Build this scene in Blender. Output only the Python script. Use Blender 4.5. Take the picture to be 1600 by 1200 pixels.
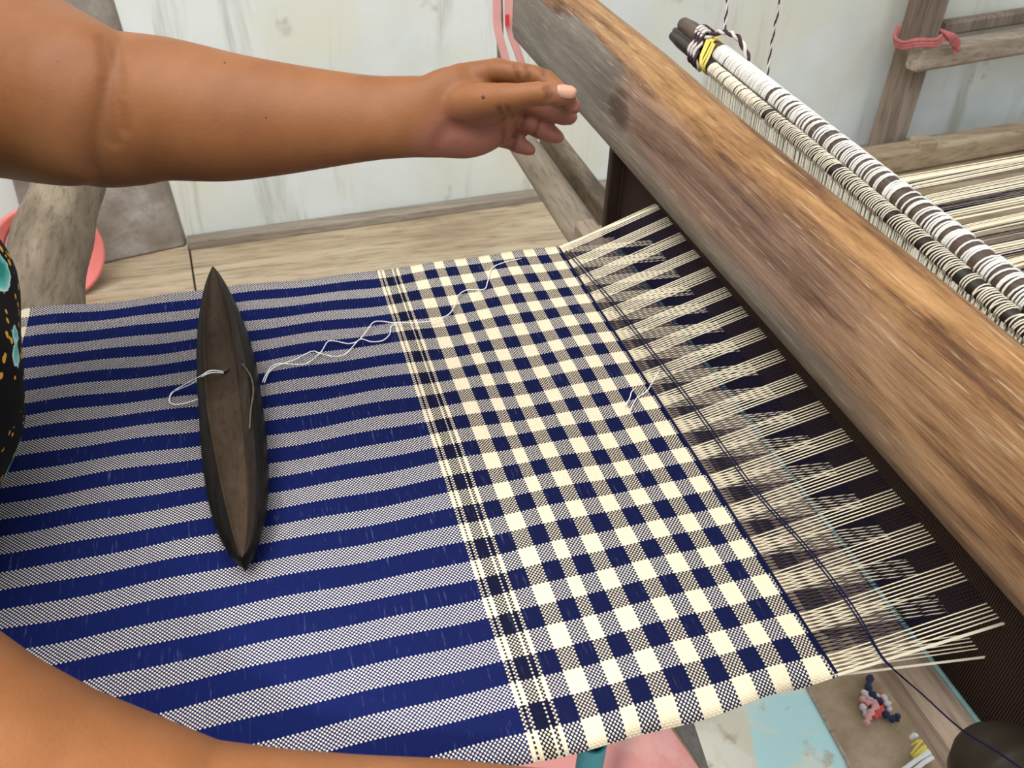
import bpy, bmesh, math, random
from mathutils import Vector, Matrix, Euler
random.seed(7)
for o in list(bpy.data.objects): bpy.data.objects.remove(o)
S = bpy.context.scene
COL = S.collection

# ------------------------------------------------------------------ units
# Work unit: one stripe repeat of the cloth = 4 cm.  u runs with the warp, v across it, z up; z = 0 is the cloth.
P = 0.04
H0 = 0.75                      # cloth height above the floor
FLOOR = -18.75
LEDGE = -17.5
def W(u, v, z): return Vector((u*P, v*P, H0 + z*P))

# ------------------------------------------------------------------ camera
FPX = 1384.0
ROT = Euler((0.905839305, -0.028033935, -0.279735110), 'XYZ')
CC = Vector((-4.06492297, -23.6296833, 14.1610510))
RM = ROT.to_matrix()
cam = bpy.data.cameras.new('camera'); camo = bpy.data.objects.new('camera', cam); COL.objects.link(camo)
camo.location = W(*CC); camo.rotation_euler = ROT
cam.sensor_width = 36; cam.lens = FPX/1600*36; cam.clip_start = .02; cam.clip_end = 200
cam.dof.use_dof = True; cam.dof.focus_distance = 21*P; cam.dof.aperture_fstop = 16.0
S.camera = camo
# ------------------------------------------------------------------ world, lights, exposure
w = bpy.data.worlds.new('world'); S.world = w; w.use_nodes = True
nt = w.node_tree; nt.nodes.clear()
bg = nt.nodes.new('ShaderNodeBackground'); bo = nt.nodes.new('ShaderNodeOutputWorld')
bg.inputs[0].default_value = (.86, .93, 1.0, 1); bg.inputs[1].default_value = 0.50
nt.links.new(bg.outputs[0], bo.inputs[0])
def area(name, loc, target, size, power, col):
    l = bpy.data.lights.new(name, 'AREA'); l.shape = 'RECTANGLE'; l.size, l.size_y = size; l.energy = power; l.color = col
    o = bpy.data.objects.new(name, l); COL.objects.link(o); o.location = loc
    o.rotation_euler = (Vector(target)-Vector(loc)).to_track_quat('-Z', 'Y').to_euler()
    return o
area('daylight_opening', (-.7, -.5, 3.1), (0.1, .0, .7), (2.4, 2.2), 95, (1, .97, .92))
area('daylight_side', (2.6, -2.2, 2.6), (0.3, 0, .7), (2.0, 1.6), 16, (1, .95, .86))
sl = bpy.data.lights.new('added_arm_spot', 'SPOT'); sl.energy = 340; sl.spot_size = math.radians(13); sl.spot_blend = 1; sl.shadow_soft_size = .12; sl.color = (1, .93, .82)  # added narrow spot that brightens the near forearm like sunlight
slo = bpy.data.objects.new('added_arm_spot', sl); COL.objects.link(slo); slo.location = (-1.1, -2.1, 2.9)
slo.rotation_euler = (W(-6.8, -19.4, 1.5)-slo.location).to_track_quat('-Z', 'Y').to_euler()
S.view_settings.view_transform = 'Standard'; S.view_settings.look = 'None'
S.view_settings.gamma = 1; S.view_settings.use_curve_mapping = False
S.view_settings.exposure = 0.22

# ------------------------------------------------------------------ helpers
def ray(x, y): return RM @ Vector(((x-800)/FPX, -(y-600)/FPX, -1.0))
def at(x, y, ax, val):         # point of the view ray through a reference pixel on the plane axis = val (work units)
    d = ray(x, y); t = (val-CC[ax])/d[ax]; return CC + d*t
def ip(x, y, t): return CC + ray(x, y)*t
def WV(p): return W(p[0], p[1], p[2])

class MB:
    def __init__(s): s.v = []; s.f = []; s.m = []; s.uv = None
    def add(s, vs, fs, mi=0):
        n = len(s.v); s.v += [tuple(a) for a in vs]; s.f += [tuple(i+n for i in f) for f in fs]; s.m += [mi]*len(fs)
    def box(s, lo, hi):        # work units
        x0, y0, z0 = lo; x1, y1, z1 = hi
        vs = [W(*q) for q in ((x0,y0,z0),(x1,y0,z0),(x1,y1,z0),(x0,y1,z0),(x0,y0,z1),(x1,y0,z1),(x1,y1,z1),(x0,y1,z1))]
        s.add(vs, [(3,2,1,0),(4,5,6,7),(0,1,5,4),(1,2,6,5),(2,3,7,6),(3,0,4,7)])
    def prism(s, base, top):   # two matching world rings
        n = len(base)
        s.add(list(base)+list(top), [tuple(range(n-1,-1,-1)), tuple(range(n,2*n))]+[(i,(i+1)%n,n+(i+1)%n,n+i) for i in range(n)])
    def rings(s, rs, caps=True, mi=0):
        n = len(rs[0]); vs = [p for r in rs for p in r]; fs = []
        for k in range(len(rs)-1):
            for i in range(n):
                j = (i+1) % n; fs.append((k*n+i, k*n+j, (k+1)*n+j, (k+1)*n+i))
        if caps: fs.append(tuple(range(n-1,-1,-1))); fs.append(tuple((len(rs)-1)*n+i for i in range(n)))
        s.add(vs, fs, mi)
    def tube(s, pts, r, n=8, caps=True, round_ends=False):      # world points, world radii
        pts = [Vector(p) for p in pts]; rr = list(r) if hasattr(r, '__len__') else [r]*len(pts)
        if round_ends:
            a = (pts[0]-pts[1]).normalized(); b = (pts[-1]-pts[-2]).normalized()
            P0 = []; R0 = []
            for k in (90, 65, 40, 18): P0.append(pts[0]+a*rr[0]*math.sin(math.radians(k))); R0.append(max(rr[0]*math.cos(math.radians(k)), rr[0]*.02))
            P1 = []; R1 = []
            for k in (18, 40, 65, 90): P1.append(pts[-1]+b*rr[-1]*math.sin(math.radians(k))); R1.append(max(rr[-1]*math.cos(math.radians(k)), rr[-1]*.02))
            pts = P0+pts+P1; rr = R0+rr+R1
        rs = []; up = None
        for i, p in enumerate(pts):
            d = (pts[min(i+1, len(pts)-1)]-pts[max(i-1, 0)]).normalized()
            if up is None: up = d.orthogonal().normalized()
            else:
                up = up-d*up.dot(d); up = up.normalized() if up.length > 1e-6 else d.orthogonal().normalized()
            b = d.cross(up)
            rs.append([p+(up*math.cos(2*math.pi*k/n)+b*math.sin(2*math.pi*k/n))*rr[i] for k in range(n)])
        s.rings(rs, caps)
    def mesh(s, name):
        m = bpy.data.meshes.new(name); m.from_pydata([tuple(v) for v in s.v], [], s.f)
        for i, p in enumerate(m.polygons): p.material_index = s.m[i]
        return m
def smooth_pts(pts, k=6):      # Catmull-Rom
    pts = [Vector(p) for p in pts]; out = []
    for i in range(len(pts)-1):
        a = pts[max(i-1,0)]; b = pts[i]; c = pts[i+1]; d = pts[min(i+2,len(pts)-1)]
        for j in range(k):
            t = j/k
            out.append(.5*((2*b)+(c-a)*t+(2*a-5*b+4*c-d)*t*t+(3*b-a-3*c+d)*t**3))
    out.append(pts[-1]); return out
def link(name, me, mats, parent=None, smooth=False, bevel=0, base=None):
    o = bpy.data.objects.new(name, me); COL.objects.link(o)
    for m in (mats if isinstance(mats, (list, tuple)) else [mats]): me.materials.append(m)
    if smooth:
        for p in me.polygons: p.use_smooth = True
    if bevel:
        b = o.modifiers.new('bevel', 'BEVEL'); b.width = bevel; b.segments = 2; b.limit_method = 'ANGLE'
    if parent is not None:
        o.parent = parent; o.matrix_parent_inverse = Matrix.Translation(-parent.location)
    return o
def mk(name, mb, mats, parent=None, smooth=False, bevel=0, **tags):
    me = mb.mesh(name)
    bm = bmesh.new(); bm.from_mesh(me); bmesh.ops.recalc_face_normals(bm, faces=bm.faces); bm.to_mesh(me); bm.free()
    o = link(name, me, mats, parent, smooth, bevel); tag(o, **tags); return o
def tag(o, label=None, cat=None, group=None, kind=None):
    if label: o['label'] = label
    if cat: o['category'] = cat
    if group: o['group'] = group
    if kind: o['kind'] = kind
    return o
def thing(name, loc, **tags):
    o = bpy.data.objects.new(name, None); COL.objects.link(o); o.location = loc; o.empty_display_size = .05
    tag(o, **tags); return o

# ------------------------------------------------------------------ materials
class NT:
    def __init__(s, name, rough=.6, spec=.3):
        s.m = bpy.data.materials.new(name); s.m.use_nodes = True; s.t = s.m.node_tree
        s.b = s.t.nodes['Principled BSDF']; s.b.inputs['Roughness'].default_value = rough
        s.b.inputs['Specular IOR Level'].default_value = spec
    def n(s, typ, **kw):
        nd = s.t.nodes.new('ShaderNode'+typ); ins = kw.pop('ins', {})
        for k, v in kw.items(): setattr(nd, k, v)
        for k, v in ins.items(): s.set(nd.inputs[k], v)
        return nd
    def set(s, sock, v):
        if isinstance(v, bpy.types.NodeSocket): s.t.links.new(v, sock)
        elif isinstance(v, bpy.types.Node): s.t.links.new(v.outputs[0], sock)
        elif isinstance(v, tuple) and len(v) == 3 and sock.type == 'RGBA': sock.default_value = (*v, 1)
        else: sock.default_value = v
    def math(s, op, a, b=0.0, c=0.0, clamp=False):
        nd = s.n('Math', operation=op, use_clamp=clamp); s.set(nd.inputs[0], a); s.set(nd.inputs[1], b)
        if op in ('COMPARE', 'MULTIPLY_ADD', 'SMOOTH_MIN', 'WRAP'): s.set(nd.inputs[2], c)
        return nd.outputs[0]
    def mix(s, f, a, b, mode='MIX'):
        nd = s.n('Mix', data_type='RGBA', blend_type=mode); s.set(nd.inputs[0], f); s.set(nd.inputs[6], a); s.set(nd.inputs[7], b)
        return nd.outputs[2]
    def ramp(s, f, stops, interp='LINEAR'):
        nd = s.n('ValToRGB'); cr = nd.color_ramp; cr.interpolation = interp
        while len(cr.elements) < len(stops): cr.elements.new(.5)
        for e, (p, c) in zip(cr.elements, stops): e.position = p
        for e, (p, c) in zip(cr.elements, stops): e.position = p; e.color = (*c, 1) if len(c) == 3 else c
        s.set(nd.inputs[0], f); return nd.outputs[0]
    def sstep(s, x, a, b):
        nd = s.n('MapRange', interpolation_type='SMOOTHSTEP'); s.set(nd.inputs[0], x); nd.inputs[1].default_value = a; nd.inputs[2].default_value = b
        return nd.outputs[0]
    def obj(s, scale=(1,1,1)):
        tc = s.n('TexCoord'); mp = s.n('Mapping'); mp.inputs['Scale'].default_value = scale
        s.set(mp.inputs[0], tc.outputs['Object']); return mp.outputs[0]
    def noise(s, vec, scale=5., detail=4., rough=.55, dist=0.):
        nd = s.n('TexNoise'); s.set(nd.inputs['Vector'], vec); nd.inputs['Scale'].default_value = scale
        nd.inputs['Detail'].default_value = detail; nd.inputs['Roughness'].default_value = rough; nd.inputs['Distortion'].default_value = dist
        return nd.outputs[0]
    def color(s, c): s.set(s.b.inputs['Base Color'], c)
    def rough(s, r): s.set(s.b.inputs['Roughness'], r)
    def bump(s, h, strength=.3, dist=.002):
        nd = s.n('Bump'); nd.inputs['Strength'].default_value = strength; nd.inputs['Distance'].default_value = dist
        s.set(nd.inputs['Height'], h); s.set(s.b.inputs['Normal'], nd.outputs[0])

def wood(name, dark, mid, light, scale=(30,2,30), rough=.55, spec=.3, bump=.35, big=3.0, fine=1.0):
    m = NT(name, rough, spec); v = m.obj(scale)
    g = m.noise(v, 1.0, 6, .62, .6); f = m.noise(m.obj(tuple(a*6 for a in scale)), 1.0, 6, .7)
    bg_ = m.noise(m.obj((1,1,1)), big, 3, .5)
    x = m.math('ADD', m.math('MULTIPLY', g, .62), m.math('MULTIPLY', bg_, .38))
    c = m.ramp(x, [(.32, dark), (.5, mid), (.68, light)])
    c = m.mix(m.math('MULTIPLY', m.sstep(f, .45, .7), .55*fine), c, tuple(a*.45 for a in dark))
    m.color(c); m.bump(m.math('ADD', g, m.math('MULTIPLY', f, .6)), bump, .0015)
    return m.m
def plain(name, c, rough=.6, spec=.3, var=.12, scale=20, bump=0):
    m = NT(name, rough, spec); n_ = m.noise(m.obj(), scale, 4)
    m.color(m.mix(n_, tuple(a*(1-var) for a in c), tuple(min(1, a*(1+var)) for a in c)))
    if bump: m.bump(n_, bump, .002)
    return m.m

CREAM = (.75, .625, .40); NAVY = (.0050, .0075, .042); ROYAL = (.0050, .0105, .078); BLACK = (.006, .005, .007)
TH = 0.041                     # thread pitch
def warp_is_white(v): return ((v+.25) % 1.0) < .5 

def cloth_material():
    m = NT('woven_cotton', .9, .05)
    uv = m.n('UVMap', uv_map='threads'); sp = m.n('SeparateXYZ'); m.set(sp.inputs[0], uv.outputs[0])
    u, v = sp.outputs[0], sp.outputs[1]
    j = m.math('FLOOR', m.math('DIVIDE', u, TH)); i = m.math('FLOOR', m.math('DIVIDE', v, TH))
    uq = m.math('MULTIPLY', m.math('ADD', j, .5), TH); vq = m.math('MULTIPLY', m.math('ADD', i, .5), TH)
    wstripe = m.math('LESS_THAN', m.math('FRACT', m.math('ADD', vq, 20.25)), .5)
    s = .7304
    st = [(-14.0, ROYAL), (-11.75, CREAM), (-10.98, ROYAL), (-5.0, ROYAL), ] + [(k*TH, c_) for k, c_ in ((-30, CREAM), (-28, BLACK), (-26, CREAM), (-24, BLACK), (-19, CREAM), (-17, BLACK), (-15, CREAM), (-13, NAVY))]
    for k in range(7): st += [(k*s-s/4, CREAM), (k*s+s/4, NAVY)]
    lo, hi = -14.0, 5.0
    wc = m.ramp(m.math('DIVIDE', m.math('SUBTRACT', uq, lo), hi-lo), [((a-lo)/(hi-lo), c) for a, c in st], 'CONSTANT')
    # blue warp is a touch lighter towards the weaver
    warpc = m.mix(wstripe, m.mix(m.sstep(u, -7., 0.), ROYAL, NAVY), (.73, .66, .53))
    par = m.math('FLOORED_MODULO', m.math('ADD', i, j), 2.0)
    # irregular yarn: some weft yarns are slack and show
    nz = m.noise(m.n('CombineXYZ', ins={0: m.math('MULTIPLY', u, 16.0), 1: m.math('MULTIPLY', v, 1.3)}).outputs[0], 1.0, 4, .65)
    c = m.mix(par, warpc, wc)
    fx = m.math('SUBTRACT', m.math('MULTIPLY', m.math('FRACT', m.math('DIVIDE', u, TH)), 2.0), 1.0); fy = m.math('SUBTRACT', m.math('MULTIPLY', m.math('FRACT', m.math('DIVIDE', v, TH)), 2.0), 1.0)
    r2 = m.math('ADD', m.math('MULTIPLY', fx, fx), m.math('MULTIPLY', fy, fy))
    other = m.mix(par, wc, warpc)
    lum = m.n('SeparateColor'); m.set(lum.inputs[0], c)
    c = m.mix(m.math('MULTIPLY', m.math('GREATER_THAN', r2, .92), m.math('GREATER_THAN', lum.outputs[0], .2)), c, other)
    worn = m.math('MULTIPLY', m.sstep(nz, .58, .78), .32)
    c = m.mix(worn, c, (.22, .24, .40))
    cell = m.n('TexWhiteNoise', noise_dimensions='2D'); m.set(cell.inputs['Vector'], m.n('CombineXYZ', ins={0: i, 1: j}).outputs[0])
    c = m.mix(m.math('MULTIPLY', cell.outputs[0], .10), c, (.02, .02, .04))
    m.color(c)
    fu = m.math('ABSOLUTE', m.math('SINE', m.math('MULTIPLY', u, math.pi/TH))); fv = m.math('ABSOLUTE', m.math('SINE', m.math('MULTIPLY', v, math.pi/TH)))
    h = m.n('Mix', data_type='FLOAT', ins={0: par, 2: fv, 3: fu}).outputs[0]
    h2 = m.math('ADD', m.math('MULTIPLY', h, .8), m.math('MULTIPLY', nz, .35))
    m.bump(h2, .30, .0010)
    m.b.inputs['Sheen Weight'].default_value = .0
    return m.m

def skin_material():
    m = NT('skin', .5, .22); o = m.obj()
    a = m.noise(o, 14, 5, .6); b = m.noise(o, 420, 3, .6); g = m.noise(o, 900, 2, .5)
    c = m.ramp(a, [(.3, (.190, .071, .025)), (.55, (.232, .091, .033)), (.75, (.268, .112, .046))])
    c = m.mix(m.math('MULTIPLY', m.sstep(b, .5, .8), .18), c, (.2, .07, .03))
    at_ = m.n('Attribute', attribute_name='pad')
    c = m.mix(m.math('MULTIPLY', at_.outputs['Fac'], .8), c, (.30, .118, .088))
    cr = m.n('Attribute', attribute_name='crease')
    m.color(m.mix(m.math('MULTIPLY', cr.outputs['Fac'], .55), c, (.075, .026, .013)))  # shade of the skin folds put into the colour along the creases
    m.b.inputs['Subsurface Weight'].default_value = .06; m.b.inputs['Subsurface Radius'].default_value = (.8, .3, .15); m.b.inputs['Subsurface Scale'].default_value = .004
    m.bump(m.math('ADD', m.math('ADD', b, m.math('MULTIPLY', a, .4)), m.math('MULTIPLY', g, .5)), .22, .0008); return m.m

def dress_material():
    m = NT('flowered_fabric', .8, .15); o = m.obj()
    wob = m.noise(o, 45, 3)
    vec = m.n('VectorMath', operation='ADD'); m.set(vec.inputs[0], o)
    m.set(vec.inputs[1], m.n('CombineXYZ', ins={0: m.math('MULTIPLY', wob, .05), 1: m.math('MULTIPLY', wob, -.04), 2: m.math('MULTIPLY', wob, .03)}).outputs[0])
    vo = m.n('TexVoronoi', feature='F1'); m.set(vo.inputs['Vector'], vec.outputs[0]); vo.inputs['Scale'].default_value = 15
    d = vo.outputs['Distance']
    vs = m.n('TexVoronoi', feature='F1'); m.set(vs.inputs['Vector'], o); vs.inputs['Scale'].default_value = 95
    dots = m.math('LESS_THAN', vs.outputs['Distance'], .27)
    dot2 = m.math('MULTIPLY', dots, m.math('GREATER_THAN', m.noise(o, 34, 1), .44))
    base = m.mix(dot2, (.006, .005, .006), (.80, .42, .05))
    petal = m.ramp(d, [(0, (.55, .78, .70)), (.07, (.015, .17, .16)), (.25, (.03, .30, .28)), (.36, (.16, .58, .53)), (.41, (.55, .85, .8))])
    m.color(m.mix(m.math('LESS_THAN', d, .42), base, petal)); m.bump(m.noise(o, 500, 2), .2, .0006); return m.m

def wall_material():
    m = NT('limewashed_concrete', .8, .25); o = m.obj()
    big = m.noise(o, 1.6, 5, .6); streak = m.noise(m.obj((9, 9, .8)), 1.0, 5, .65, .4); spot = m.noise(o, 9, 3, .5)
    z = m.n('SeparateXYZ'); m.set(z.inputs[0], o)
    c = m.ramp(big, [(.3, (.62, .68, .67)), (.5, (.74, .79, .79)), (.7, (.80, .83, .81))])
    c = m.mix(m.math('MULTIPLY', m.sstep(m.noise(o, 2.3, 4), .42, .66), .55), c, (.70, .68, .53))
    c = m.mix(m.math('MULTIPLY', m.sstep(streak, .54, .72), .55), c, (.33, .31, .24))
    c = m.mix(m.math('MULTIPLY', m.sstep(spot, .68, .78), .45), c, (.22, .22, .20))
    m.color(c); m.bump(m.math('ADD', big, m.noise(o, 60, 4)), .15, .004); return m.m

def beam_material():
    m = NT('worn_teak', .42, .30); o = m.obj((1,1,1))
    sp = m.n('SeparateXYZ'); m.set(sp.inputs[0], o); x, y, z = sp.outputs
    g0 = m.noise(m.obj((30, 1.9, 30)), 1.0, 8, .68, 1.0); f = m.noise(m.obj((230, 11, 230)), 1.0, 6, .72, .6)
    blot = m.noise(m.obj((7, 2.2, 7)), 1.0, 4, .55, .5); blot2 = m.noise(m.obj((14, 5, 14)), 1.0, 6, .65, 1.2)
    g = m.math('ADD', m.math('ADD', m.math('MULTIPLY', g0, .52), m.math('MULTIPLY', f, .30)), m.math('MULTIPLY', blot2, .18))
    c = m.ramp(g, [(.385, (.042, .017, .007)), (.45, (.140, .062, .022)), (.51, (.28, .140, .050)), (.61, (.46, .26, .105))])
    pink = m.ramp(g, [(.385, (.055, .028, .019)), (.465, (.165, .090, .060)), (.61, (.35, .22, .16))])
    zc = m.math('ADD', z, m.math('MULTIPLY', m.math('SUBTRACT', blot, .5), .09))
    c = m.mix(m.math('MULTIPLY', m.sstep(zc, H0+5.4*P, H0+4.4*P), m.math('ADD', m.math('MULTIPLY', m.sstep(y, -15*P, -7*P), .72), .28)), c, pink)
    grey = m.ramp(m.noise(m.obj((45, 4, 45)), 1.0, 6, .7), [(.3, (.095, .078, .062)), (.6, (.21, .18, .15)), (.8, (.30, .265, .23))])
    yc = m.math('ADD', y, m.math('MULTIPLY', m.math('SUBTRACT', blot, .5), .06))
    farm = m.math('MULTIPLY', m.sstep(yc, 1.6*P, 2.9*P), m.sstep(zc, H0+4.98*P, H0+4.75*P))
    lowm = m.math('MULTIPLY', m.sstep(zc, H0+3.3*P, H0+2.5*P), m.math('ADD', m.math('MULTIPLY', m.sstep(y, -15*P, -9*P), .7), .2))
    c = m.mix(m.math('MAXIMUM', farm, lowm), c, grey)
    # dark scorched dent beside the grey end
    dx = m.math('DIVIDE', m.math('SUBTRACT', y, 2.1*P), 1.0*P); dz = m.math('DIVIDE', m.math('SUBTRACT', z, H0+3.6*P), .85*P)
    rr = m.math('ADD', m.math('MULTIPLY', dx, dx), m.math('MULTIPLY', dz, dz))
    rr = m.math('ADD', rr, m.math('MULTIPLY', m.math('SUBTRACT', g, .5), 2.2))
    c = m.mix(m.math('MULTIPLY', m.sstep(rr, 1.0, .1), .75), c, (.03, .016, .012))
    c = m.mix(m.math('MULTIPLY', m.sstep(f, .54, .70), .7), c, m.mix(.75, c, (.03, .015, .008)))
    c = m.mix(m.math('MULTIPLY', m.sstep(m.noise(m.obj((330, 14, 330)), 1.0, 3, .6), .60, .70), .5), c, (.55, .38, .24))
    m.color(c); m.rough(m.ramp(g, [(.3, (.55,)*3), (.7, (.36,)*3)]))
    m.bump(m.math('ADD', g, m.math('MULTIPLY', f, .9)), .7, .0022); return m.m

def concrete(name, c1, c2, c3, scale=4):
    m = NT(name, .85, .2); o = m.obj(); a = m.noise(o, scale, 6, .62); b = m.noise(o, scale*14, 4)
    c = m.ramp(a, [(.3, c1), (.5, c2), (.7, c3)]); m.color(m.mix(m.math('MULTIPLY', m.sstep(b, .5, .75), .3), c, c1)); m.bump(m.math('ADD', a, b), .3, .004); return m.m

M = dict(
    cloth=cloth_material(), skin=skin_material(), dress=dress_material(), wall=wall_material(), beam=beam_material(),
    cream=plain('cream_yarn', (.88, .80, .62), .8, .15), heddlestring=plain('heddle_string', (.92, .90, .78), .8, .15, .05), loopcream=plain('loop_thread', (.68, .62, .50), .8, .15), loopwhite=plain('white_loop_thread', (.66, .65, .61), .8, .15), white=plain('white_thread', (.82, .83, .82), .8, .15), navy=plain('navy_yarn', (.006, .008, .036), .85, .08),
    greywood=wood('weathered_wood', (.13, .10, .07), (.26, .21, .155), (.40, .33, .25), (26, 2.2, 26), .7, .25, .5),
    logwood=wood('log_wood', (.085, .064, .042), (.20, .155, .108), (.33, .275, .205), (22, 4.5, 22), .7, .25, 1.0),
    railwood=wood('pale_rail_wood', (.24, .19, .14), (.40, .33, .26), (.52, .45, .37), (1.2, 18, 18), .75, .2, .4),
    postwood=wood('post_wood', (.13, .095, .07), (.24, .185, .145), (.36, .30, .25), (20, 20, 1.4), .75, .2, .4),
    plank=wood('plank_wood', (.27, .19, .12), (.45, .35, .235), (.60, .50, .36), (1.6, 14, 14), .75, .2, .35, 2.2),
    strip=wood('skirting_wood', (.20, .165, .13), (.31, .265, .215), (.42, .36, .29), (1.4, 22, 22), .75, .2, .35),
    battenwood=wood('lower_batten_wood', (.16, .115, .085), (.30, .23, .175), (.46, .38, .30), (34, 2.4, 34), .7, .25, .8),
    darkwood=wood('dark_reed_wood', (.012, .007, .005), (.028, .016, .011), (.05, .03, .02), (40, 40, 3), .6, .25, .3),
    rodwood=wood('rod_wood', (.035, .022, .016), (.085, .057, .042), (.15, .105, .08), (60, 3, 60), .5, .35, .4),
    rodtan=wood('rod_tan_wood', (.10, .062, .04), (.19, .125, .09), (.28, .20, .15), (60, 3, 60), .5, .35, .4),
    roddark=wood('rod_dark', (.010, .007, .006), (.022, .016, .013), (.05, .036, .03), (60, 3, 60), .45, .4, .4),
    reed=plain('reed_splints', (.035, .019, .014), .6, .2), binding=plain('teal_binding', (.16, .27, .27), .45, .5, .4, 60),
    shuttle=wood('shuttle_wood', (.003, .0025, .0025), (.006, .005, .0045), (.018, .013, .011), (40, 6, 40), .36, .07, .9),
    trough=wood('shuttle_hollow', (.024, .014, .007), (.042, .025, .014), (.064, .040, .024), (34, 12, 34), .75, .2, .5),
    worn=wood('shuttle_worn', (.006, .004, .003), (.017, .010, .007), (.055, .034, .02), (60, 9, 60), .5, .15, 1.0),
    pinkplastic=plain('pink_plastic', (.80, .22, .20), .4, .45, .08), palepink=plain('pale_pink_plastic', (.80, .52, .56), .45, .4, .15, 9),
    pillar=concrete('stained_concrete', (.17, .135, .105), (.30, .265, .23), (.52, .51, .50), 5.5), floor=concrete('earthen_floor', (.24, .17, .105), (.38, .285, .19), (.50, .39, .28), 9),
    turq=plain('turquoise_plastic', (.09, .56, .70), .35, .5, .08), knob=plain('dark_olive_cover', (.017, .012, .008), .5, .2, .2),
    straps=plain('pink_strap', (.82, .43, .40), .7, .2, .12, 30), strapred=plain('red_mark', (.7, .06, .06), .7, .2),
    pinkcord=plain('pink_cord', (.52, .17, .17), .8, .15, .45, 60), yellow=plain('yellow_band', (.78, .60, .13), .6, .3, .15, 60), straw=plain('yellow_straw', (.80, .68, .12), .6, .3),
    ropelight=plain('light_rope', (.55, .50, .47), .8, .15, .3, 90), ropedark=plain('dark_rope', (.05, .03, .035), .8, .15, .4, 90),
    mole=plain('mole', (.09, .03, .018), .6, .2), nail=plain('nail', (.50, .27, .18), .35, .5, .06), hair=plain('hair', (.012, .009, .008), .5, .4), dusk=plain('grey_woven', (.17, .16, .15), .8, .2, .4, 120),
    red=plain('red_rag', (.62, .10, .09), .8, .2, .2), ragblue=plain('dark_blue_rag', (.03, .035, .09), .8, .2), ragwhite=plain('white_rag', (.66, .62, .62), .8, .2, .2), ragpink=plain('pink_rag', (.72, .36, .36), .8, .2, .2),
)
def sheet_mat(name, a, b, c, s):
    m = NT(name, .6, .3); o = m.obj(); n1 = m.noise(o, s, 5, .6, .5); n2 = m.noise(o, s*3, 5, .6)
    col = m.mix(m.sstep(n1, .47, .56), a, b); m.color(m.mix(m.math('MULTIPLY', m.sstep(n2, .56, .68), .7), col, c)); m.bump(n1, .4, .01); return m.m
M['bluesheet'] = sheet_mat('stained_blue_sheet', (.55, .84, .86), (.76, .84, .76), (.50, .40, .27), 7)
M['whitish'] = sheet_mat('stained_pale_sheet', (.76, .73, .60), (.84, .82, .72), (.45, .35, .22), 7)
M['pinkmat'] = sheet_mat('pink_mat', (.78, .34, .33), (.82, .44, .42), (.52, .31, .22), 5)

# ================================================================== SETTING
mb = MB(); mb.box((-110, -90, FLOOR-1), (150, 62, FLOOR)); tag(mk('floor', mb, M['floor']), kind='structure')
WA = Vector((-10.15, 36.2)); WB = Vector((55.8, 40.5)); wd = (WB-WA).normalized(); wn = Vector((-wd.y, wd.x))
def wl(s, off=0): q = WA+wd*s+wn*off; return q.x, q.y
def wallbox(mb, s0, s1, o0, o1, z0, z1):
    mb.prism([W(*wl(s0,o0), z0), W(*wl(s1,o0), z0), W(*wl(s1,o1), z0), W(*wl(s0,o1), z0)], [W(*wl(s0,o0), z1), W(*wl(s1,o0), z1), W(*wl(s1,o1), z1), W(*wl(s0,o1), z1)])
mb = MB(); wallbox(mb, -90, 150, 0, 3, FLOOR, 45); tag(mk('wall_back', mb, M['wall']), kind='structure')
# wooden ledge along the wall: planks with real joints
led = thing('trim_1', W(20, 28, FLOOR), kind='structure')
edges = [-62, -34, -9.9, 42, 100]
for r, (o0, o1) in enumerate(((-10.5, -.05), (-17.4, -10.6))):
    for k in range(len(edges)-1):
        a = edges[k]+(r*25.0 if r else 0); b = edges[k+1]+(r*25.0 if r else 0)
        m_ = MB(); wallbox(m_, a+10.1+.06, b+10.1-.06, o0, o1, FLOOR+.02, LEDGE+random.uniform(-.05, .02)-.03*r)
        mk('plank', m_, M['plank'], led, bevel=.002)
mb = MB(); wallbox(mb, .2, 110, -1.2, -.03, LEDGE-.02, LEDGE+.62); tag(mk('baseboard_back', mb, M['strip'], bevel=.003), kind='structure')
# pilaster
a = at(288, 385, 2, LEDGE); b = at(60, 434, 2, LEDGE); vv = a.y
ta = at(168, -10, 1, a.y); tb = at(-60, -10, 1, b.y); k = (40-LEDGE)/(ta.z-LEDGE)
a2 = a+(ta-a)*1.25; b2 = b+(tb-b)*1.25
mb = MB(); mb.prism([W(a.x, a.y, LEDGE), W(a.x+.3, 36.4, LEDGE), W(b.x-.4, 36.4, LEDGE), W(b.x, b.y, LEDGE)], [WV(a2), W(a2.x+.3, 36.4, a2.z), W(b2.x-.4, 36.4, b2.z), WV(b2)])
tag(mk('trim_2', mb, M['pillar'], bevel=.006), kind='structure')
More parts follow.
